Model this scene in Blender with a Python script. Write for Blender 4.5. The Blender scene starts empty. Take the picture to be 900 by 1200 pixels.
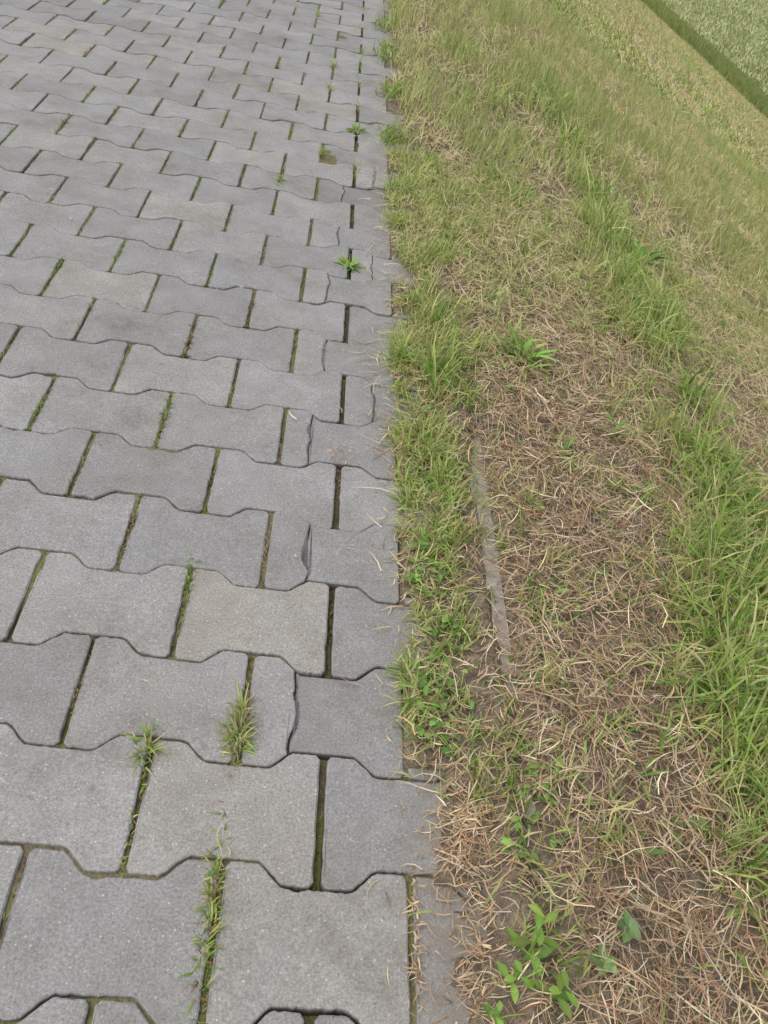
import bpy, bmesh, numpy as np, math
from mathutils import Euler
rng=np.random.default_rng(11)
P=0.1408; AMP=0.0121
# ------------------------------------------------------------------ helpers
_lat={}
def vnoise(x,y,scale,seed=0):
    if seed not in _lat: _lat[seed]=np.random.default_rng(1000+seed).random((256,256))
    L=_lat[seed]
    x=np.asarray(x,float)*scale+37.3;y=np.asarray(y,float)*scale+91.7
    xi=np.floor(x).astype(int);yi=np.floor(y).astype(int);fx=x-xi;fy=y-yi
    fx=fx*fx*(3-2*fx);fy=fy*fy*(3-2*fy)
    a=L[xi%256,yi%256];b=L[(xi+1)%256,yi%256];c=L[xi%256,(yi+1)%256];d=L[(xi+1)%256,(yi+1)%256]
    return (a*(1-fx)+b*fx)*(1-fy)+(c*(1-fx)+d*fx)*fy
def fbm(x,y,s,seed=0):
    return .55*vnoise(x,y,s,seed)+.3*vnoise(x,y,s*2.1,seed+1)+.15*vnoise(x,y,s*4.3,seed+2)
def sstep(a,b,x):
    t=np.clip((x-a)/(b-a),0,1);return t*t*(3-2*t)
def mesh_obj(name,verts,faces_flat,loop_tot,mat,cols=None,smooth=False):
    me=bpy.data.meshes.new(name)
    v=np.asarray(verts,np.float32);me.vertices.add(len(v));me.vertices.foreach_set("co",v.ravel())
    f=np.asarray(faces_flat,np.int32);lt=np.asarray(loop_tot,np.int32)
    me.loops.add(len(f));me.loops.foreach_set("vertex_index",f)
    me.polygons.add(len(lt));st=np.concatenate([[0],np.cumsum(lt)[:-1]]).astype(np.int32)
    me.polygons.foreach_set("loop_start",st);me.polygons.foreach_set("loop_total",lt)
    me.polygons.foreach_set("use_smooth",np.full(len(lt),bool(smooth)))
    if cols is not None:
        a=me.attributes.new("Col",'FLOAT_COLOR','POINT')
        c=np.ones((len(v),4),np.float32);c[:,:3]=cols;a.data.foreach_set("color",c.ravel())
    me.update(calc_edges=True)
    me.materials.append(mat)
    o=bpy.data.objects.new(name,me);bpy.context.scene.collection.objects.link(o);return o
# ------------------------------------------------------------------ terrain
FZ=-3.3; FX=8.65
def edge_x(x,y):
    row=np.round(y/P);odd=(np.abs(row)%2)==1
    jag=(fbm(x,y,38,24)-.5)
    xb=np.where(odd,.093,.133+(vnoise(x*0,y,9,20)-.5)*.05+jag*.03)
    return np.where(y<-.075,.150+(vnoise(x,y,22,24)-.5)*.04+jag*.05,xb)
def terrain(x,y):
    x=np.asarray(x,float);y=np.asarray(y,float)
    d=np.clip(x-.45,0,None)
    slope=.41*(np.sqrt(d*d+.09)-.3)
    z=-np.minimum(slope,-FZ)
    z=np.where(x>FX+.6,FZ,z)
    lump=(fbm(x,y,7,5)-.5)*.035*sstep(.25,.6,x)+(fbm(x,y,1.3,9)-.5)*.09*sstep(.8,2.5,x)
    z=z+lump*(1-sstep(FX-.5,FX+.5,x))
    xb=edge_x(x,y)
    edge=-.03+.037*sstep(-.012,.015,x-xb)+(fbm(x,y,30,22)-.5)*.010
    vis=sstep(.15,.3,y)*(1-sstep(.72,.82,y))+.8*sstep(1.0,1.1,y)*(1-sstep(1.25,1.35,y))
    kz=.0185-.0095*vis+(fbm(x,y*.7,8,31)-.5)*.022+(fbm(x,y,60,35)-.5)*.010+.012*(1-sstep(.218,.236,x))+.008*sstep(.247,.27,x)
    e=edge*(1-sstep(.18,.22,x))+kz*sstep(.18,.22,x)
    near=1-sstep(.28,.45,x)
    z=np.where(x<.45,z*(1-near)+e*near,z)
    z=np.where(x<.08,-.05,z)
    dl=np.clip(-3.4-x,0,None)
    z=np.where(x<-3.0,-.01-np.minimum(.4*dl,3.3),z)
    return z
def lines(lo,hi,fine,grow,a,b):
    s=[];t=a;st=fine
    while t>lo: s.append(t);t-=st;st*=grow
    s.append(lo);s=s[::-1]
    s+=list(np.arange(a+fine,b,fine));t=b;st=fine
    while t<hi: s.append(t);t+=st;st*=grow
    s.append(hi);return np.array(s)
xs=lines(-400,400,.007,1.10,.07,.5)
ys=lines(-300,500,.009,1.06,-.5,2.2)
X,Y=np.meshgrid(xs,ys);Z=terrain(X,Y)
nx,ny=len(xs),len(ys)
idx=np.arange(nx*ny).reshape(ny,nx)
F=np.stack([idx[:-1,:-1],idx[:-1,1:],idx[1:,1:],idx[1:,:-1]],-1).reshape(-1,4)
# ------------------------------------------------------------------ materials
def newmat(n):
    m=bpy.data.materials.new(n);m.use_nodes=True;nt=m.node_tree
    for k in list(nt.nodes): nt.nodes.remove(k)
    out=nt.nodes.new("ShaderNodeOutputMaterial");b=nt.nodes.new("ShaderNodeBsdfPrincipled")
    nt.links.new(b.outputs[0],out.inputs[0]);return m,nt,b,out
def N(nt,t,**k):
    n=nt.nodes.new(t)
    for a,v in k.items(): setattr(n,a,v)
    return n
def noise(nt,vec,scale,detail=4,rough=.6):
    n=N(nt,"ShaderNodeTexNoise");n.inputs["Scale"].default_value=scale;n.inputs["Detail"].default_value=detail;n.inputs["Roughness"].default_value=rough
    nt.links.new(vec,n.inputs["Vector"]);return n.outputs["Fac"]
def ramp(nt,fac,stops):
    r=N(nt,"ShaderNodeValToRGB");e=r.color_ramp.elements
    while len(e)<len(stops): e.new(.5)
    for q,(p,c) in zip(e,stops): q.position=p;q.color=(*c,1)
    nt.links.new(fac,r.inputs[0]);return r.outputs[0]
def mix(nt,fac,a,b,mode='MIX'):
    m=N(nt,"ShaderNodeMix",data_type='RGBA',blend_type=mode)
    if isinstance(fac,(int,float)): m.inputs[0].default_value=fac
    else: nt.links.new(fac,m.inputs[0])
    for i,s in ((6,a),(7,b)):
        if isinstance(s,tuple): m.inputs[i].default_value=(*s,1)
        else: nt.links.new(s,m.inputs[i])
    return m.outputs[2]
def math_(nt,op,a,b):
    m=N(nt,"ShaderNodeMath",operation=op)
    for i,s in enumerate((a,b)):
        if isinstance(s,(int,float)): m.inputs[i].default_value=s
        else: nt.links.new(s,m.inputs[i])
    return m.outputs[0]
def mrange(nt,v,a,b,c=0,d=1):
    m=N(nt,"ShaderNodeMapRange")
    for i,q in zip((1,2,3,4),(a,b,c,d)): m.inputs[i].default_value=q
    nt.links.new(v,m.inputs[0]);return m.outputs[0]
def bump(nt,b,h,strength,dist):
    k=N(nt,"ShaderNodeBump");k.inputs["Strength"].default_value=strength;k.inputs["Distance"].default_value=dist
    nt.links.new(h,k.inputs["Height"]);nt.links.new(k.outputs[0],b.inputs["Normal"])
def g(v): return (v,v,v)
def concrete(name,tone=1.0,warm=0.0,island=True):
    m,nt,b,_=newmat(name)
    tc=N(nt,"ShaderNodeTexCoord").outputs["Object"]
    base=ramp(nt,noise(nt,tc,11,4,.7),[(.3,(.262*tone,.257*tone,.252*tone)),(.7,(.335*tone,.329*tone*(1-warm*.1),.322*tone*(1-warm*.25)))])
    grain=ramp(nt,noise(nt,tc,330,3,.85),[(.3,g(.62)),(.5,g(.98)),(.72,g(1.40))])
    c=mix(nt,1.0,base,grain,'MULTIPLY')
    v=N(nt,"ShaderNodeTexVoronoi");v.inputs["Scale"].default_value=290;nt.links.new(tc,v.inputs["Vector"])
    sel=N(nt,"ShaderNodeSeparateColor");nt.links.new(v.outputs["Color"],sel.inputs[0])
    spk=ramp(nt,v.outputs["Distance"],[(.15,g(1)),(.40,g(0))])
    lt=ramp(nt,sel.outputs[0],[(.88,g(0)),(.97,g(.85))]);dk=ramp(nt,sel.outputs[1],[(.84,g(0)),(1,g(.7))])
    c=mix(nt,mix(nt,1.0,spk,lt,'MULTIPLY'),c,(.62*tone,.60*tone,.56*tone))
    c=mix(nt,mix(nt,1.0,spk,dk,'MULTIPLY'),c,(.12,.118,.115))
    if island:
        ge=N(nt,"ShaderNodeNewGeometry")
        ri=ramp(nt,ge.outputs["Random Per Island"],[(0,(.88,.88,.885)),(.45,(.97,.97,.975)),(.9,(1.06,1.055,1.05)),(.97,(1.08,1.05,.98)),(1,(.90,.885,.87))])
        c=mix(nt,1.0,c,ri,'MULTIPLY')
        st=ramp(nt,noise(nt,tc,3.7,5,.8),[(.42,g(1)),(.56,(.90,.885,.86)),(.70,(.72,.695,.65))])
        c=mix(nt,1.0,c,st,'MULTIPLY')
        # small dark spots (old gum, lichen)
        v2=N(nt,"ShaderNodeTexVoronoi");v2.inputs["Scale"].default_value=24;nt.links.new(tc,v2.inputs["Vector"])
        s2=N(nt,"ShaderNodeSeparateColor");nt.links.new(v2.outputs["Color"],s2.inputs[0])
        sp=mix(nt,1.0,ramp(nt,v2.outputs["Distance"],[(.05,g(1)),(.13,g(0))]),ramp(nt,s2.outputs[0],[(.86,g(0)),(.95,g(.45))]),'MULTIPLY')
        c=mix(nt,sp,c,(.10,.095,.085))
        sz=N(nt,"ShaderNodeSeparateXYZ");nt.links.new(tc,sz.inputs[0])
        nn=noise(nt,tc,28,4,.7)
        xx=math_(nt,'ADD',sz.outputs[0],math_(nt,'MULTIPLY',math_(nt,'SUBTRACT',nn,.5),.15))
        c=mix(nt,mrange(nt,xx,.08,.17,0,.75),c,(.21,.178,.14))
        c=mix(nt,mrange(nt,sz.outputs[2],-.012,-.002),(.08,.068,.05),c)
    else:
        nn=noise(nt,tc,40,4,.8);c=mix(nt,mrange(nt,nn,.4,.6,0,.6),c,(.26,.21,.16))
    nt.links.new(c,b.inputs["Base Color"]);b.inputs["Roughness"].default_value=.8;b.inputs["Specular IOR Level"].default_value=.4
    bump(nt,b,noise(nt,tc,420,2,.7),.65,.0011)
    return m
m_pav=concrete("paver_concrete");m_kerb=concrete("kerb_concrete",1.15,.9,False)
m_far=concrete("paving_far",.95,0,False)
def soilmat(name,stops,green):
    m,nt,b,_=newmat(name);tc=N(nt,"ShaderNodeTexCoord").outputs["Object"]
    c=ramp(nt,noise(nt,tc,60,5,.75),stops)
    gm=ramp(nt,noise(nt,tc,5,3,.7),[(.40,g(0)),(.58,g(1))])
    c=mix(nt,gm,c,mix(nt,.65,c,green));nt.links.new(c,b.inputs["Base Color"])
    b.inputs["Roughness"].default_value=1;b.inputs["Specular IOR Level"].default_value=.1
    bump(nt,b,noise(nt,tc,150,3,.8),1,.006);return m
m_joint=soilmat("joint_soil",[(.3,(.07,.056,.04)),(.6,(.22,.18,.125)),(.75,(.38,.31,.23))],(.22,.24,.06))
m,nt,b,_=newmat("verge_ground");m_ter=m
tc=N(nt,"ShaderNodeTexCoord").outputs["Object"]
soil=ramp(nt,noise(nt,tc,55,5,.8),[(.3,(.10,.078,.057)),(.5,(.24,.195,.145)),(.72,(.45,.385,.29))])
mp=N(nt,"ShaderNodeMapping");mp.inputs["Scale"].default_value=(1,.12,1);nt.links.new(tc,mp.inputs[0])
straw=ramp(nt,noise(nt,mp.outputs[0],2.6,5,.75),[(.35,(.27,.30,.10)),(.5,(.43,.37,.18)),(.66,(.54,.46,.26))])
fine=ramp(nt,noise(nt,tc,25,4,.8),[(.3,g(.6)),(.7,g(1.2))])
straw=mix(nt,1.0,straw,fine,'MULTIPLY')
sx=N(nt,"ShaderNodeSeparateXYZ");nt.links.new(tc,sx.inputs[0])
nt.links.new(mix(nt,mrange(nt,sx.outputs[0],.9,2.2),soil,straw),b.inputs["Base Color"]);b.inputs["Roughness"].default_value=1;b.inputs["Specular IOR Level"].default_value=.1
bump(nt,b,noise(nt,tc,130,4,.8),1,.010)
def leafmat(name,trans=.35,rough=.55):
    m,nt,b,out=newmat(name);a=N(nt,"ShaderNodeAttribute",attribute_name="Col")
    nt.links.new(a.outputs["Color"],b.inputs["Base Color"]);b.inputs["Roughness"].default_value=rough;b.inputs["Specular IOR Level"].default_value=.25
    t=N(nt,"ShaderNodeBsdfTranslucent");nt.links.new(a.outputs["Color"],t.inputs[0])
    s=N(nt,"ShaderNodeMixShader");s.inputs[0].default_value=trans
    nt.links.new(b.outputs[0],s.inputs[1]);nt.links.new(t.outputs[0],s.inputs[2]);nt.links.new(s.outputs[0],out.inputs[0]);return m
m_leaf=leafmat("grass_blade",.42)
m,nt,b,out=newmat("dry_grass");a=N(nt,"ShaderNodeAttribute",attribute_name="Col")
nt.links.new(a.outputs["Color"],b.inputs["Base Color"]);b.inputs["Roughness"].default_value=.8;b.inputs["Specular IOR Level"].default_value=.15;m_dry=m
mesh_obj("ground",np.stack([X,Y,Z],-1).reshape(-1,3),F.ravel(),np.full(len(F),4),m_ter,smooth=True)
# ------------------------------------------------------------------ pavers
def wave(x,par):
    xx=x if par==0 else x-.1
    u=np.abs((xx+.1)%.2-.1)
    t=np.clip((u-.036)/.028,0,1);s=.6*t+.4*t*t*(3-2*t)
    return AMP*(1-2*s)
V=[];FF=[];LT=[];base=0
def add_piece(r,xl,xr,gl,gr,sidel=None,sider=None,dz=0,tilt=(0,0)):
    global base
    par=abs(r)%2
    gs=.0012+rng.random()*.0007
    n=max(6,int((xr-xl)/.0042))
    L=xl+gl;R=xr-gr
    xb=np.linspace(L,R,n)
    top=lambda x:(r+.5)*P+wave(x,par)-gs
    bot=lambda x:(r-.5)*P-wave(x,par)+gs
    def rnd(x,l,rr):
        q=.006;return q*(np.clip(1-(x-L)/q,0,1)**2*l+np.clip(1-(R-x)/q,0,1)**2*rr)
    yb=bot(xb)+rnd(xb,sidel is None,sider is None);yt=top(xb)-rnd(xb,sidel is None,sider is None)
    k=16 if (sidel is not None or sider is not None) else 11
    t=np.linspace(0,1,k+2)[1:-1]
    yr=yb[-1]+(yt[-1]-yb[-1])*t;xr_=np.full(k,R)
    if sider is not None: xr_=R+sider(t)
    yl=yt[0]+(yb[0]-yt[0])*t;xl_=np.full(k,L)
    if sidel is not None: xl_=L+sidel(1-t)
    ox=np.concatenate([xb,xr_,xb[::-1],xl_]);oy=np.concatenate([yb,yr,yt[::-1],yl])
    m=len(ox)
    if sidel is None and sider is None:
        ox=ox+rng.normal(0,.0004,m);oy=oy+rng.normal(0,.0004,m)
        for _ in range(rng.integers(0,5)):
            i=rng.integers(m);dp=.005*rng.random()**1.5
            for j in range(-2,3):
                w=(1-abs(j)/3)*dp;q=(i+j)%m
                ox[q]+=np.sign(.5*(xl+xr)-ox[q])*w*.7;oy[q]+=np.sign(r*P-oy[q])*w
    cx,cy=ox.mean(),oy.mean()
    tx=sum(np.roll(ox,-s)-np.roll(ox,s) for s in (1,2));ty=sum(np.roll(oy,-s)-np.roll(oy,s) for s in (1,2))
    l=np.hypot(tx,ty)+1e-9;nxn,nyn=-ty/l,tx/l
    rings=[]
    for off,z in ((0,-.045),(0,-.0026),(.0006,-.0010),(.0022,0.)):
        a=ox+nxn*off;c=oy+nyn*off
        rings.append(np.stack([a,c,z+dz+tilt[0]*(a-cx)+tilt[1]*(c-cy)],1))
    V.append(np.concatenate(rings))
    i=np.arange(m);j=(i+1)%m
    for q in range(3):
        f=np.stack([base+q*m+i,base+q*m+j,base+(q+1)*m+j,base+(q+1)*m+i],1)
        FF.append(f.ravel());LT.append(np.full(m,4))
    b3=base+3*m
    q=np.arange(n-1);bi=b3+q;ti=b3+n+k+(n-1)-q
    FF.append(np.stack([bi,bi+1,ti-1,ti],1).ravel());LT.append(np.full(n-1,4))
    FF.append(b3+(n-1)+np.arange(k+2));LT.append(np.array([k+2]))
    FF.append(b3+np.concatenate([(n+k+n-1)+np.arange(k+1),[0]]));LT.append(np.array([k+2]))
    base+=4*m
def crackfun(seed,amp=.007):
    q=np.random.default_rng(seed);pts=np.cumsum(q.normal(0,1,7));pts-=np.linspace(pts[0],pts[-1],7);pts=pts/ (np.abs(pts).max()+1e-6)*amp
    k=q.normal(0,.0006,14);k[0]=k[-1]=0
    return lambda t:np.interp(t,np.linspace(0,1,7),pts)+np.interp(t,np.linspace(0,1,14),k)
XL=-3.0
CR={1:-.042,3:-.04,5:-.052,7:-.037,9:-.05,11:-.03,13:-.03}
CW={1:.0026,3:.0017,5:.0010,7:.0016,9:.0008,11:.0006,13:.0009}
for r in range(-14,190):
    off=0 if r%2==0 else .1
    for k in range(-15,2):
        xl=round(k*.2+off-.2,4);xr=round(xl+.2,4)
        if xl>=.19: continue
        xl=max(xl,XL);xr=min(xr,.2)
        if xr-xl<.03: continue
        ed=1.8 if xr>.09 else 1
        dz=rng.normal(0,.0009)*ed;tilt=(rng.normal(0,.008)*ed,rng.normal(0,.008)*ed)
        def gapw(x):
            if x<-2.95 or x>.19: return .002
            if abs(x)<.01: return .0042
            if abs(x+.1)<.01: return .0034
            if abs(x+.2)<.01: return .0030
            return .0024
        gl=gapw(xl)+rng.uniform(-.0006,.0007);gr=gapw(xr)+rng.uniform(-.0006,.0007)
        if r%2 and abs(xl+.1)<.01 and r in CR:
            cr=CR[r];fn=crackfun(r+3);w=CW[r]
            add_piece(r,xl,cr,gl,w*.5,None,fn,dz,tilt)
            add_piece(r,cr,xr,w*.5,gr,fn,None,dz-.0008,(tilt[0]-.004,tilt[1]))
        elif r%2==0 and abs(xl)<.01 and r in (6,10,14):
            fn=crackfun(r+40,.005)
            add_piece(r,xl,.055,gl,.0005,None,fn,dz,tilt);add_piece(r,.055,xr,.0005,gr,fn,None,dz-.0015,(tilt[0]-.01,tilt[1]+.006))
        else: add_piece(r,xl,xr,gl,gr,None,None,dz,tilt)
mesh_obj("paved_path",np.concatenate(V),np.concatenate(FF),np.concatenate(LT),m_pav)
jx=np.arange(-3.02,.215,.02);jy=np.concatenate([np.arange(-2.2,4.8,.02),np.arange(4.8,27,.2)])
JX,JY=np.meshgrid(jx,jy)
def jointz(x,y):
    return np.minimum(-.0048-.012*sstep(-.06,-.02,x)*(1-sstep(.05,.09,x))+(fbm(x,y,18,41)-.5)*.013,-.0035)
JZ=jointz(JX,JY)
a,bb=len(jx),len(jy);id2=np.arange(a*bb).reshape(bb,a)
F2=np.stack([id2[:-1,:-1],id2[:-1,1:],id2[1:,1:],id2[1:,:-1]],-1).reshape(-1,4)
mesh_obj("joint_soil",np.stack([JX,JY,JZ],-1).reshape(-1,3),F2.ravel(),np.full(len(F2),4),m_joint,smooth=True)
mesh_obj("distant_path",[(-3,26.7,.0),(.2,26.7,.0),(.2,400,.0),(-3,400,.0)],[0,1,2,3],[4],m_far)
def kerb_mesh(x0,x1,ztop,name):
    bm=bmesh.new();y=-2.2
    while y<27:
        L=1.0;mt=bmesh.ops.create_cube(bm,size=1)["verts"]
        dz=rng.normal(0,.0015);dx=rng.normal(0,.0015)
        for v in mt:
            v.co.x=(x0+x1)/2+v.co.x*(x1-x0)+dx;v.co.y=y+L/2+v.co.y*(L-.006);v.co.z=ztop-.1+v.co.z*.2+dz
        y+=L
    bmesh.ops.bevel(bm,geom=bm.edges[:],offset=.004,segments=2,affect='EDGES')
    me=bpy.data.meshes.new(name);bm.to_mesh(me);bm.free();me.materials.append(m_kerb)
    o=bpy.data.objects.new(name,me);bpy.context.scene.collection.objects.link(o)
kerb_mesh(.204,.254,.011,"concrete_kerb")
kerb_mesh(-3.055,-3.005,.008,"concrete_kerb")
# ------------------------------------------------------------------ blades
def blades(x,y,h0,yaw,L,W,lean,bend,croot,ctip,S=3,zf=terrain,curl=0,wp=None):
    n=len(x);vs=np.zeros((n,S+1,2,3),np.float32);cs=np.zeros((n,S+1,2,3),np.float32)
    px=x.copy();py=y.copy();h=h0.copy()
    tw=rng.uniform(-.7,.7,n);dyaw=rng.normal(0,curl,n) if curl else 0
    wprof=wp or {2:[1,.8,.08],3:[.8,1,.7,.06],4:[.7,1,.85,.55,.05]}[S]
    for i in range(S+1):
        yy=yaw+dyaw*i;dx,dy=np.cos(yy),np.sin(yy);sx_,sy_=-dy,dx
        w=W*.5*wprof[i]
        z=zf(px,py)+h
        ax=sx_*w*np.cos(tw);ay=sy_*w*np.cos(tw);az=w*np.sin(tw)
        vs[:,i,0]=np.stack([px-ax,py-ay,z-az],1);vs[:,i,1]=np.stack([px+ax,py+ay,z+az],1)
        t=i/S;c=croot*(1-t)+ctip*t;cs[:,i,0]=c;cs[:,i,1]=c
        th=lean+bend*i
        px=px+np.sin(th)*dx*L/S;py=py+np.sin(th)*dy*L/S;h=np.maximum(h+np.cos(th)*L/S,.001)
    b0=(np.arange(n)*(2*(S+1)))[:,None]
    q=[np.concatenate([b0+2*i,b0+2*i+1,b0+2*i+3,b0+2*i+2],1) for i in range(S)]
    f=np.stack(q,1).reshape(-1,4)
    return vs.reshape(-1,3),f,cs.reshape(-1,3)
class Acc:
    def __init__(s): s.v=[];s.f=[];s.c=[];s.n=0
    def add(s,v,f,c): s.v.append(v);s.f.append(f+s.n);s.c.append(c);s.n+=len(v)
    def make(s,name,mat,smooth=True):
        f=np.concatenate(s.f);return mesh_obj(name,np.concatenate(s.v),f.ravel(),np.full(len(f),4),mat,np.clip(np.concatenate(s.c),.01,.9),smooth)
def pick(pal,n,jit=.18):
    pal=np.array(pal);c=pal[rng.integers(len(pal),size=n)]
    return c*(1+rng.normal(0,jit,(n,1)))*(1+rng.normal(0,.05,(n,3)))
DRY=[(.55,.42,.26),(.44,.31,.19),(.33,.215,.13),(.66,.56,.38),(.24,.15,.09),(.50,.38,.24),(.40,.27,.17)]
DRYF=[(.62,.53,.30),(.55,.46,.25),(.66,.58,.36),(.49,.44,.20)]
GRN=[(.25,.43,.08),(.33,.49,.10),(.20,.35,.07),(.38,.53,.13)]
YEL=[(.54,.59,.20),(.64,.63,.29),(.48,.55,.17),(.62,.59,.31)]
xstrip=lambda y:.76-.16*(1-sstep(.1,.9,y))
def greenp(x,y):
    n=fbm(x*1.0,y*.6,6.5,61);n2=fbm(x,y*.6,1.7,66)
    strip=np.exp(-((x-xstrip(y)-.06*(n2-.5)-.03*np.sin(y*2))/.13)**2)*1.1
    edge=np.exp(-((x-.17)/.06)**2)*(.42+.5*sstep(.3,1,y))
    mid=.19+.58*sstep(.7,1.5,y)
    far=.68-.25*sstep(1.5,6,x)
    base=np.where(x<.62,mid,far)
    p=np.maximum(np.maximum(strip,edge),base*(.5+1.0*sstep(.38,.6,n2)))
    return np.clip(p*(sstep(.36,.58,n)*1.5+.08),0,1)
def visible(x,y,m=0.):
    return (x<.75+m+.55*np.maximum(y,-.3))&(y<5.2+m+3.1*x)
dry=Acc();grn=Acc()
def area(x0,x1,y0,y1,dens,outside=.08):
    n=int((x1-x0)*(y1-y0)*dens);x=rng.uniform(x0,x1,n);y=rng.uniform(y0,y1,n)
    k=visible(x,y)|(rng.random(n)<outside);return x[k],y[k]
on_top=lambda x,y:np.maximum(terrain(x,y),np.where(x<.2,.0015,-9))
x,y=area(.1,1.9,-.9,2.2,23000)
xb=edge_x(x,y)-.004+.02*vnoise(x,y,22,70)
kn=fbm(x,y,9,77)
keep=(x>xb)&((x>.262)|(rng.random(len(x))<np.where(x>.2,.4+.5*sstep(.42,.55,kn),.8)))
x,y=x[keep],y[keep];n=len(x)
short=np.where(x<.25,.65,1);fy=(sstep(.7,1.8,y)*.7)[:,None]
dc=pick(DRY,n)*(1-fy)+pick(DRYF,n)*fy
dry.add(*blades(x,y,rng.random(n)**2*.028*short+.001,rng.uniform(0,6.28,n),rng.uniform(.010,.072,n)*short,rng.uniform(.0006,.0020,n),rng.normal(1.42,.25,n),rng.normal(.08,.2,n),dc,dc*(1+rng.normal(0,.12,(n,1))),3,curl=.35,zf=on_top))
def pile(x,y,sx_,sy_,n,L0,L1,pal,zf=lambda x,y:np.maximum(terrain(x,y),.0015)):
    xx=x+rng.normal(0,sx_,n);yy=y+rng.normal(0,sy_,n)
    dry.add(*blades(xx,yy,rng.random(n)*.006+.001,rng.uniform(0,6.28,n),rng.uniform(L0,L1,n),rng.uniform(.0007,.002,n),rng.normal(1.5,.1,n),rng.normal(.03,.1,n),pick(pal,n),pick(pal,n),3,zf=zf,curl=.3))
RED=[(.5,.3,.18),(.42,.24,.14),(.58,.42,.28)]
pile(.165,.0,.018,.03,170,.01,.045,RED+DRY);pile(.104,-.13,.002,.04,90,.006,.016,DRY);pile(.16,-.14,.018,.05,170,.006,.03,DRY)
pile(.11,.72,.02,.04,100,.01,.05,DRY);pile(.13,.5,.02,.04,90,.01,.04,DRY);pile(.0,.68,.012,.02,30,.005,.015,RED)
pile(.13,.28,.015,.04,80,.01,.035,DRY);pile(.13,.12,.015,.03,60,.01,.03,DRY)
pile(.09,.85,.03,.12,40,.02,.08,DRYF);pile(.02,.7,.1,.3,40,.006,.035,DRY);pile(-.6,1.4,.6,1.0,90,.006,.03,DRY);pile(.08,1.8,.035,.7,260,.01,.05,DRYF+DRY);pile(.105,.6,.018,.45,220,.008,.04,DRY+DRYF)
# green, clumped
n0=3500
cxs=rng.uniform(.108,1.9,n0);cys=rng.uniform(-.9,2.2,n0)
gpc=greenp(cxs,cys);k=(rng.random(n0)<gpc)&(visible(cxs,cys)|(rng.random(n0)<.1));cxs,cys=cxs[k],cys[k]
ex=rng.uniform(.103,.2,230);ey=rng.uniform(.25,2.2,230);k=rng.random(230)<.1+.9*sstep(.45,.56,fbm(ex*.5,ey,7,99));cxs=np.concatenate([cxs,ex[k]]);cys=np.concatenate([cys,ey[k]])
ey=rng.uniform(.12,2.2,120);ex=rng.uniform(.100,.118,120);k=vnoise(ex*0,ey,6,55)>.55;cxs=np.concatenate([cxs,ex[k]]);cys=np.concatenate([cys,ey[k]])
cnt=rng.integers(5,32,len(cxs));ci=np.repeat(np.arange(len(cxs)),cnt)
rad=rng.uniform(.006,.022,len(cxs))
x1=cxs[ci]+rng.normal(0,1,len(ci))*rad[ci];y1=cys[ci]+rng.normal(0,1,len(ci))*rad[ci]
hs=rng.uniform(.6,1.4,len(cxs))[ci];cl=rng.random(len(cxs))[ci]
x2,y2=area(.11,1.9,-.9,2.2,6000);k=rng.random(len(x2))<greenp(x2,y2)+.04;x2,y2=x2[k],y2[k]
x=np.concatenate([x1,x2]);y=np.concatenate([y1,y2]);hs=np.concatenate([hs,np.ones(len(x2))]);cl=np.concatenate([cl,rng.random(len(x2))])
patch=vnoise(x*0,y,6,55)>.55
k=((x>edge_x(x,y)+.004)|(patch&(x>.1)))&((x>.2)|(y>-.05)|(rng.random(len(x))<.1));x,y,hs,cl=x[k],y[k],hs[k],cl[k];n=len(x)
st=np.exp(-((x-xstrip(y))/.14)**2)
tall=(.7+.8*st+.15*sstep(.8,1.6,y))*hs*np.where(x<.25,.8,1)
yel=(rng.random(n)<.30+.5*(cl>.6)-.15*st)[:,None]
ct=np.where(yel,pick(YEL,n),pick(GRN,n));cr=np.where(rng.random(n)[:,None]<.6,pick(YEL+DRYF,n),ct*.8)
yaw=rng.uniform(0,6.28,n);eg=(x<.15)&(rng.random(n)<.6);yaw=np.where(eg,math.pi+rng.normal(0,.8,n),yaw)
grn.add(*blades(x,y,np.zeros(n),yaw,rng.uniform(.03,.085,n)*tall,rng.uniform(.0014,.0034,n)*(1+.4*st),np.abs(rng.normal(.35,.38,n))+.25*eg,rng.normal(.32,.2,n),cr,ct,4,curl=.12,zf=on_top))
# mid zone
x,y=area(.105,4.6,2.2,6.5,5400,.06);k=(x>.125+.05*(vnoise(x*0,y,7,56)-.5));x,y=x[k],y[k];n=len(x)
gp=greenp(x,y);isg=rng.random(n)<gp*.85+.08
xd,yd=x[~isg],y[~isg];n=len(xd)
fx=(.7+.3*sstep(.8,2.5,xd))[:,None]
dry.add(*blades(xd,yd,rng.random(n)*.02,rng.uniform(0,6.28,n),rng.uniform(.03,.09,n),rng.uniform(.0015,.0035,n),rng.normal(1.2,.3,n),rng.normal(.1,.15,n),pick(DRY,n)*(1-fx)+pick(DRYF,n)*fx,pick(DRYF,n),2))
xg,yg=x[isg],y[isg];n=len(xg)
grn.add(*blades(xg,yg,np.zeros(n),rng.uniform(0,6.28,n),rng.uniform(.04,.11,n)*(1+.35*np.exp(-((xg-.85)/.25)**2)),rng.uniform(.0022,.0042,n),np.abs(rng.normal(.4,.35,n)),rng.normal(.3,.2,n),pick(YEL+DRYF,n)*.95,np.where((rng.random(n)<.55)[:,None],pick(YEL,n),pick(GRN,n)),2))
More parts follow.
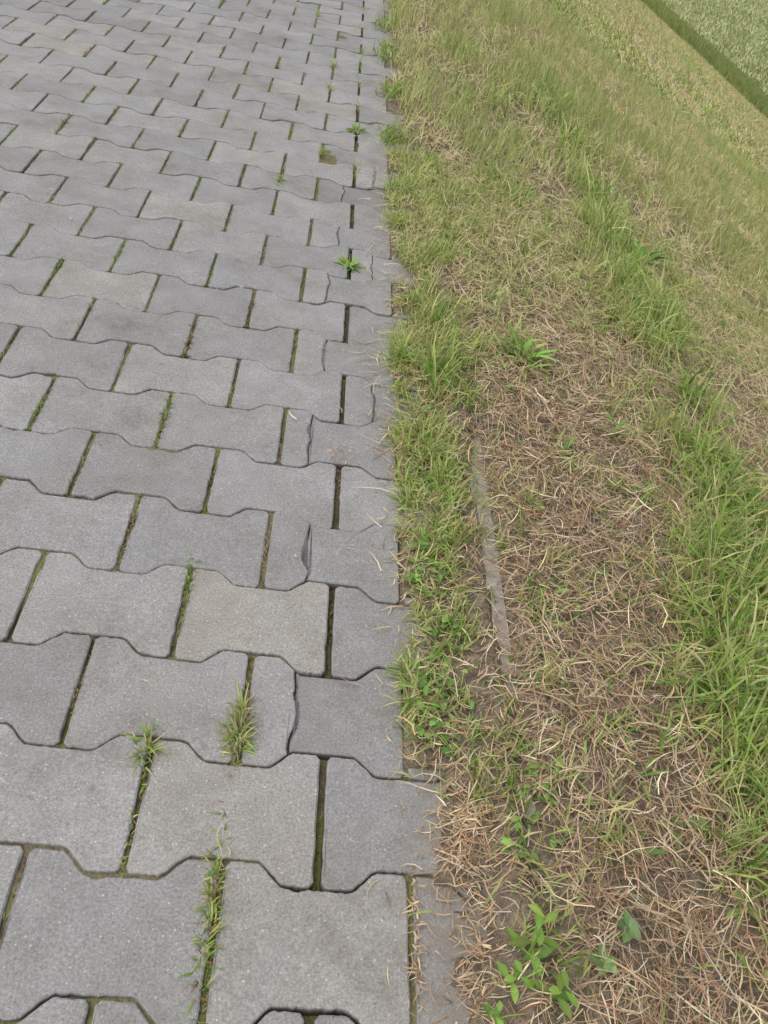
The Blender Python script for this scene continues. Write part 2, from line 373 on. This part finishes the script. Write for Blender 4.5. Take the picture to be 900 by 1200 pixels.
# far slope
x,y=area(.105,FX+.1,6.5,33,1200,.05);n=len(x)
streak=fbm(x,y*.12,2.2,80)
isg=rng.random(n)<.20+.5*sstep(.45,.6,streak)
c=np.where(isg[:,None],pick(YEL+GRN,n)*.88,pick(DRYF,n)*.97)
dry.add(*blades(x,y,np.zeros(n),rng.uniform(0,6.28,n),rng.uniform(.05,.13,n),rng.uniform(.003,.007,n),rng.normal(1.0,.35,n),rng.normal(.3,.15,n),c*.9,c,2))
dry.make("dry_grass",m_dry);grn.make("verge_grass",m_leaf)
# ------------------------------------------------------------------ weeds
jw=Acc()
zj=lambda x,y:np.where(x<.1,jointz(x,y),terrain(x,y))
for r in range(-6,34):
    off=0 if r%2==0 else .1
    for k in range(-12,1):
        xj=round(k*.2+off,3)
        if xj>.05: continue
        dn=rng.random()**1.2*(1.0 if xj<-.15 else .6)*(1 if xj<-.05 else .45 if r<12 else .9)
        n=int(270*dn)
        if n<4: continue
        yc=rng.uniform(-.05,.05);yy=r*P+np.clip(rng.normal(yc,.04,n),-.078,.078);xx=xj+rng.normal(0,.0015,n)
        gcol=pick(GRN+YEL if rng.random()<.6 else YEL+DRY,n)*.78;big=1.0+.7*(rng.random()<.12)
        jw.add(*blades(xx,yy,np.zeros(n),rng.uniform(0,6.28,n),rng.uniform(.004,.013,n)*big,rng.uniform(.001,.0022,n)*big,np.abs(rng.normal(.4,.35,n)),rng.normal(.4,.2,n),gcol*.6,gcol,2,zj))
def tuft(acc,x,y,n,L,W,spread,pal,lean=.5,sy=1,zf=zj):
    xx=x+rng.normal(0,spread,n)*.5;yy=y+rng.normal(0,spread*sy,n)
    if x<.09: xx=x+rng.normal(0,.002,n)
    c=pick(pal,n)
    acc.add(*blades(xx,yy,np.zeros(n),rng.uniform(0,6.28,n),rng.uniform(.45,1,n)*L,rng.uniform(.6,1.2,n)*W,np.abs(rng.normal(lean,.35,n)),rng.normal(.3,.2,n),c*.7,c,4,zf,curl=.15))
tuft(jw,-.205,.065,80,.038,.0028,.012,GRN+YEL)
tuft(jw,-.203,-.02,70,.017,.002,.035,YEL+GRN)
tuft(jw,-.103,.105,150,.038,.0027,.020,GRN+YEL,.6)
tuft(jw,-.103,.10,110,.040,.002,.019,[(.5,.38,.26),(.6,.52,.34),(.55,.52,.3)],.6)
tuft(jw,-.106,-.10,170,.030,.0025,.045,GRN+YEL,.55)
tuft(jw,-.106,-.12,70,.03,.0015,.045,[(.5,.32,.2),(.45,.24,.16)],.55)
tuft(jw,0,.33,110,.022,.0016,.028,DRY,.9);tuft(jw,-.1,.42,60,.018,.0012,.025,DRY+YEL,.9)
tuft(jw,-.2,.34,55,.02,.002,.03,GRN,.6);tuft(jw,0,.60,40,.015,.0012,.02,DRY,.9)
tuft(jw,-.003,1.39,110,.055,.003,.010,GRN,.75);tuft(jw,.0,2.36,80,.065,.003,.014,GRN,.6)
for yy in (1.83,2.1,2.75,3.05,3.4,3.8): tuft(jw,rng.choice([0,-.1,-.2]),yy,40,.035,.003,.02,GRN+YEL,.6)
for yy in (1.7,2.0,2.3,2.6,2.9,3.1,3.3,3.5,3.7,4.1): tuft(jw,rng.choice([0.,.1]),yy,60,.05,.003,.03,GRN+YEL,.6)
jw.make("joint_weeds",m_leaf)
et=Acc();zt=on_top
for (x,y,n,L,W,s) in [(.105,.99,60,.085,.003,.012),(.18,.94,130,.11,.003,.03),(.19,1.15,70,.09,.003,.03),(.15,.72,110,.07,.0028,.03),(.17,.60,90,.07,.0028,.03),(.36,1.05,80,.10,.006,.03),
   (.16,.28,70,.06,.0028,.03),(.15,.45,70,.06,.0028,.03),(.19,.05,50,.05,.0028,.03),(.11,1.9,70,.07,.003,.03),(.11,2.3,90,.08,.004,.04),(.11,2.8,100,.09,.004,.05),(.11,3.3,110,.09,.004,.06),(.11,3.8,110,.09,.004,.06),(.2,1.45,70,.08,.003,.03),(.24,-.12,40,.05,.0025,.03),
   (.23,.85,60,.07,.003,.03),(.24,.98,60,.08,.003,.03),(.22,.12,50,.05,.0025,.025),(.22,.0,40,.05,.0025,.03),
   (.55,.2,90,.15,.0045,.04),(.60,.35,100,.15,.0045,.05),(.66,.55,90,.14,.005,.05),(.56,.08,70,.11,.004,.04),(.73,.8,90,.14,.005,.06),(.78,1.1,90,.14,.005,.06),(.8,1.5,100,.14,.005,.07),
   (.78,1.9,110,.14,.005,.08),(.8,2.3,120,.15,.006,.09),(.82,2.8,130,.15,.006,.1),(.7,3.1,90,.13,.006,.1),(.85,3.4,120,.15,.006,.12),(.45,2.0,80,.11,.004,.06),(.5,2.9,90,.12,.005,.08),(.4,3.6,90,.12,.005,.08)]:
    tuft(et,x,y,n,L,W,s,GRN+YEL[:3] if x<.4 else GRN+YEL[:2],.45,zf=zt)
et.make("grass_tufts",m_leaf)
def leaf(acc,x,y,z,yaw,pitch,L,W,col,shape=0,curl=.5):
    m=6;t=np.linspace(0,1,m)
    prof=[np.sin(np.pi*np.clip(t,0,1)**.8)**.8,np.sin(np.pi*t**.6)**.75,np.sin(np.pi*t**1.25)][shape]
    prof=np.maximum(prof,.05)
    th=pitch-curl*t;dl=L/(m-1)
    r=np.concatenate([[0],np.cumsum(np.cos(th[:-1])*dl)]);h=np.concatenate([[0],np.cumsum(np.sin(th[:-1])*dl)])
    vs=[];roll=rng.normal(0,.25)
    for s in (-1,0,1):
        w=s*prof*W*.5
        X_=x+np.cos(yaw)*r-np.sin(yaw)*w;Y_=y+np.sin(yaw)*r+np.cos(yaw)*w
        Z_=z+h+(np.abs(w)*.35)+w*roll
        vs.append(np.stack([X_,Y_,Z_],1))
    v=np.concatenate(vs);f=[]
    for s in (0,1):
        for i in range(m-1):
            a=s*m+i;f.append((a,a+1,a+m+1,a+m))
    c=np.tile(np.array(col),(3*m,1));c[m:2*m]*=1.2
    acc.add(v,np.array(f),c)
LF=[(.17,.31,.07),(.23,.38,.09),(.14,.26,.06),(.28,.42,.11),(.33,.42,.14)]
def creeping(acc,x,y,rad,n,l0,l1,hmax):
    for i in range(n):
        a=rng.uniform(0,6.28);q=rad*rng.random()**.6;px=x+q*math.cos(a)*.75;py=y+q*math.sin(a)*1.3
        L=rng.uniform(l0,l1);z=float(on_top(np.array(px),np.array(py)))+rng.uniform(.004,hmax)*(1-.5*q/rad)
        leaf(acc,px,py,z,rng.uniform(0,6.28),rng.uniform(-.1,.7),L,L*rng.uniform(.45,.7),pick(LF,1)[0],int(rng.integers(3)))
def rosette(acc,x,y,n,L,W,shape=2,col=LF,p=(.2,1.1),z0=None):
    z=float(terrain(x,y)) if z0 is None else z0
    for i in range(n):
        leaf(acc,x,y,z,i*2.4+rng.normal(0,.2),rng.uniform(*p),L*rng.uniform(.6,1.05),W*rng.uniform(.7,1.1),pick(col,1)[0],shape,rng.uniform(.4,1.1))
def stem_plant(acc,x,y,h,n,L,W,col=LF,lean=(.01,.0)):
    z=float(terrain(x,y))
    for i in range(n):
        t=(i+1)/n;leaf(acc,x+lean[0]*t,y+lean[1]*t,z+h*t,i*2.4+rng.normal(0,.3),rng.uniform(.0,.6),L*(1-.35*t)*rng.uniform(.8,1.1),W*(1-.3*t),pick(col,1)[0],2,rng.uniform(.3,.9))
    acc.add(*blades(np.array([x]),np.array([y]),np.zeros(1),np.array([math.atan2(lean[1],lean[0])]),np.array([h*1.05]),np.array([.003]),np.array([.1]),np.array([.02]),pick(col,1),pick(col,1),3))
wd=Acc()
creeping(wd,.135,.40,.045,60,.008,.017,.03)
creeping(wd,.14,.165,.06,80,.008,.017,.03)
creeping(wd,.155,.27,.035,30,.008,.015,.03)
creeping(wd,.27,.03,.05,26,.009,.019,.02)
creeping(wd,.50,.19,.05,18,.01,.02,.04)
creeping(wd,.57,.19,.05,20,.01,.022,.05)
creeping(wd,.13,.62,.04,30,.007,.013,.02)
creeping(wd,.22,-.03,.03,14,.009,.015,.02)
creeping(wd,.26,.22,.04,10,.009,.015,.02)
LL=[(.24,.40,.08),(.3,.46,.1),(.2,.34,.07)]
stem_plant(wd,.205,-.155,.06,10,.034,.012,LL,(.01,.02))
stem_plant(wd,.19,-.17,.03,7,.028,.010,LL)
stem_plant(wd,.225,-.19,.03,7,.028,.011,LL);stem_plant(wd,.17,-.20,.02,5,.02,.009,LL)
for (x,y) in ((.284,-.156),(.319,-.119)):
    z=float(terrain(x,y))
    for q in range(5): leaf(wd,x,y,z+.018,q*1.26+.4,rng.uniform(-.2,.3),.017*rng.uniform(.8,1.1),.014,pick([(.22,.36,.14),(.28,.42,.18)],1)[0],1,.4)
rosette(wd,.854,1.883,34,.10,.02,2,p=(.3,1.2));rosette(wd,.844,1.563,24,.07,.016,2,p=(.3,1.2))
rosette(wd,.36,1.05,10,.09,.014,2,p=(.6,1.3),col=[(.30,.46,.11)])
rosette(wd,-.003,1.39,20,.042,.009,2,p=(.2,1.0),z0=-.006,col=LL);rosette(wd,0,2.36,16,.045,.011,2,p=(.2,1.0),z0=-.006,col=LL)
rosette(wd,-.207,.067,10,.022,.006,2,p=(.2,1.),z0=-.008)
rosette(wd,.4,.75,7,.05,.012,0)
for i in range(170):
    x=rng.uniform(.14,1.3);y=rng.uniform(-.3,2.6)
    if x>.8+.5*y or (x<.2 and y<-.02): continue
    if rng.random()<.45: creeping(wd,x,y,.025,int(rng.integers(4,10)),.007,.016,.03)
    else: rosette(wd,x,y,int(rng.integers(4,9)),rng.uniform(.02,.05),rng.uniform(.005,.010),2)
wd.make("broadleaf_weeds",m_leaf,True)
# ------------------------------------------------------------------ wheat field
m,nt,b,_=newmat("wheat_canopy");tc=N(nt,"ShaderNodeTexCoord").outputs["Object"]
c=ramp(nt,noise(nt,tc,14,5,.8),[(.3,(.09,.12,.035)),(.6,(.24,.29,.10)),(.8,(.36,.40,.17))])
nt.links.new(c,b.inputs["Base Color"]);b.inputs["Roughness"].default_value=1;b.inputs["Specular IOR Level"].default_value=.05;bump(nt,b,noise(nt,tc,25,4,.8),1,.05);m_can=m
wx=np.concatenate([[FX],np.arange(FX+.05,16,.3),[60,200,398]]);wy=np.concatenate([[-200,-50,0],np.arange(5,45,.3),[60,120,400]])
WX,WY=np.meshgrid(wx,wy);WZ=FZ+.36+(fbm(WX,WY,2,90)-.5)*.08;WZ[:,0]=FZ-.05
a,bb=len(wx),len(wy);id2=np.arange(a*bb).reshape(bb,a)
F2=np.stack([id2[:-1,:-1],id2[:-1,1:],id2[1:,1:],id2[1:,:-1]],-1).reshape(-1,4)
W=Acc()
tmp=mesh_obj("wheat_canopy",np.stack([WX,WY,WZ],-1).reshape(-1,3),F2.ravel(),np.full(len(F2),4),m_can,smooth=True)
zw=lambda x,y:FZ+0*x
n=22000;x=FX+rng.random(n)**1.2*7+rng.normal(0,.04,n);y=rng.uniform(15,38,n)
W.add(*blades(x,y,np.zeros(n),rng.uniform(0,6.28,n),rng.uniform(.40,.54,n),rng.uniform(.008,.014,n),np.abs(rng.normal(.1,.08,n)),rng.normal(.2,.1,n),pick([(.08,.11,.035)],n),pick([(.42,.50,.17),(.47,.53,.21),(.36,.45,.14)],n),3,zf=zw))
n=30000;x=FX+.05+rng.random(n)**1.1*7;y=rng.uniform(15,38,n);hh=.38+.08*rng.random(n)+.08*(fbm(x,y,1.5,93)-.5)
c=pick([(.70,.70,.40),(.62,.66,.34),(.78,.75,.46)],n)*(.75+.5*fbm(x*1.6,y*.3,1.5,95))[:,None]
W.add(*blades(x,y,hh,rng.uniform(0,6.28,n),rng.uniform(.07,.11,n),rng.uniform(.014,.022,n),rng.uniform(.2,.9,n),rng.normal(.3,.1,n),c*.85,c,2,zf=zw,wp=[.5,1,.3]))
wf=W.make("wheat_field",m_leaf);tmp.parent=wf
# ------------------------------------------------------------------ light, camera
w=bpy.data.worlds.new("World");bpy.context.scene.world=w;w.use_nodes=True;nt=w.node_tree
sky=nt.nodes.new("ShaderNodeTexSky");sky.sky_type='NISHITA';sky.sun_disc=False
EL,AZ=62,250
sky.sun_elevation=math.radians(EL);sky.sun_rotation=math.radians(AZ);sky.dust_density=3;sky.air_density=1
hs_=nt.nodes.new("ShaderNodeHueSaturation");hs_.inputs["Saturation"].default_value=.4;nt.links.new(sky.outputs[0],hs_.inputs["Color"])
bg=nt.nodes["Background"];nt.links.new(hs_.outputs[0],bg.inputs[0]);bg.inputs[1].default_value=.15
sl=bpy.data.lights.new("sun","SUN");sl.energy=1.85;sl.angle=math.radians(60);sl.color=(1,.96,.90)
so=bpy.data.objects.new("sun",sl);bpy.context.scene.collection.objects.link(so)
so.rotation_euler=(math.radians(90-EL),0,math.radians(180-AZ))
cd=bpy.data.cameras.new("camera");co=bpy.data.objects.new("camera",cd);bpy.context.scene.collection.objects.link(co)
co.location=(-.091,-.51427,.89656);co.rotation_euler=(.85695,-.17648,-.00618)
cd.sensor_fit='AUTO';cd.sensor_width=36;cd.lens=1022.64/1200*36;cd.clip_end=2000;cd.clip_start=.01
bpy.context.scene.camera=co
vs=bpy.context.scene.view_settings;vs.view_transform='Standard';vs.look='None';vs.exposure=0
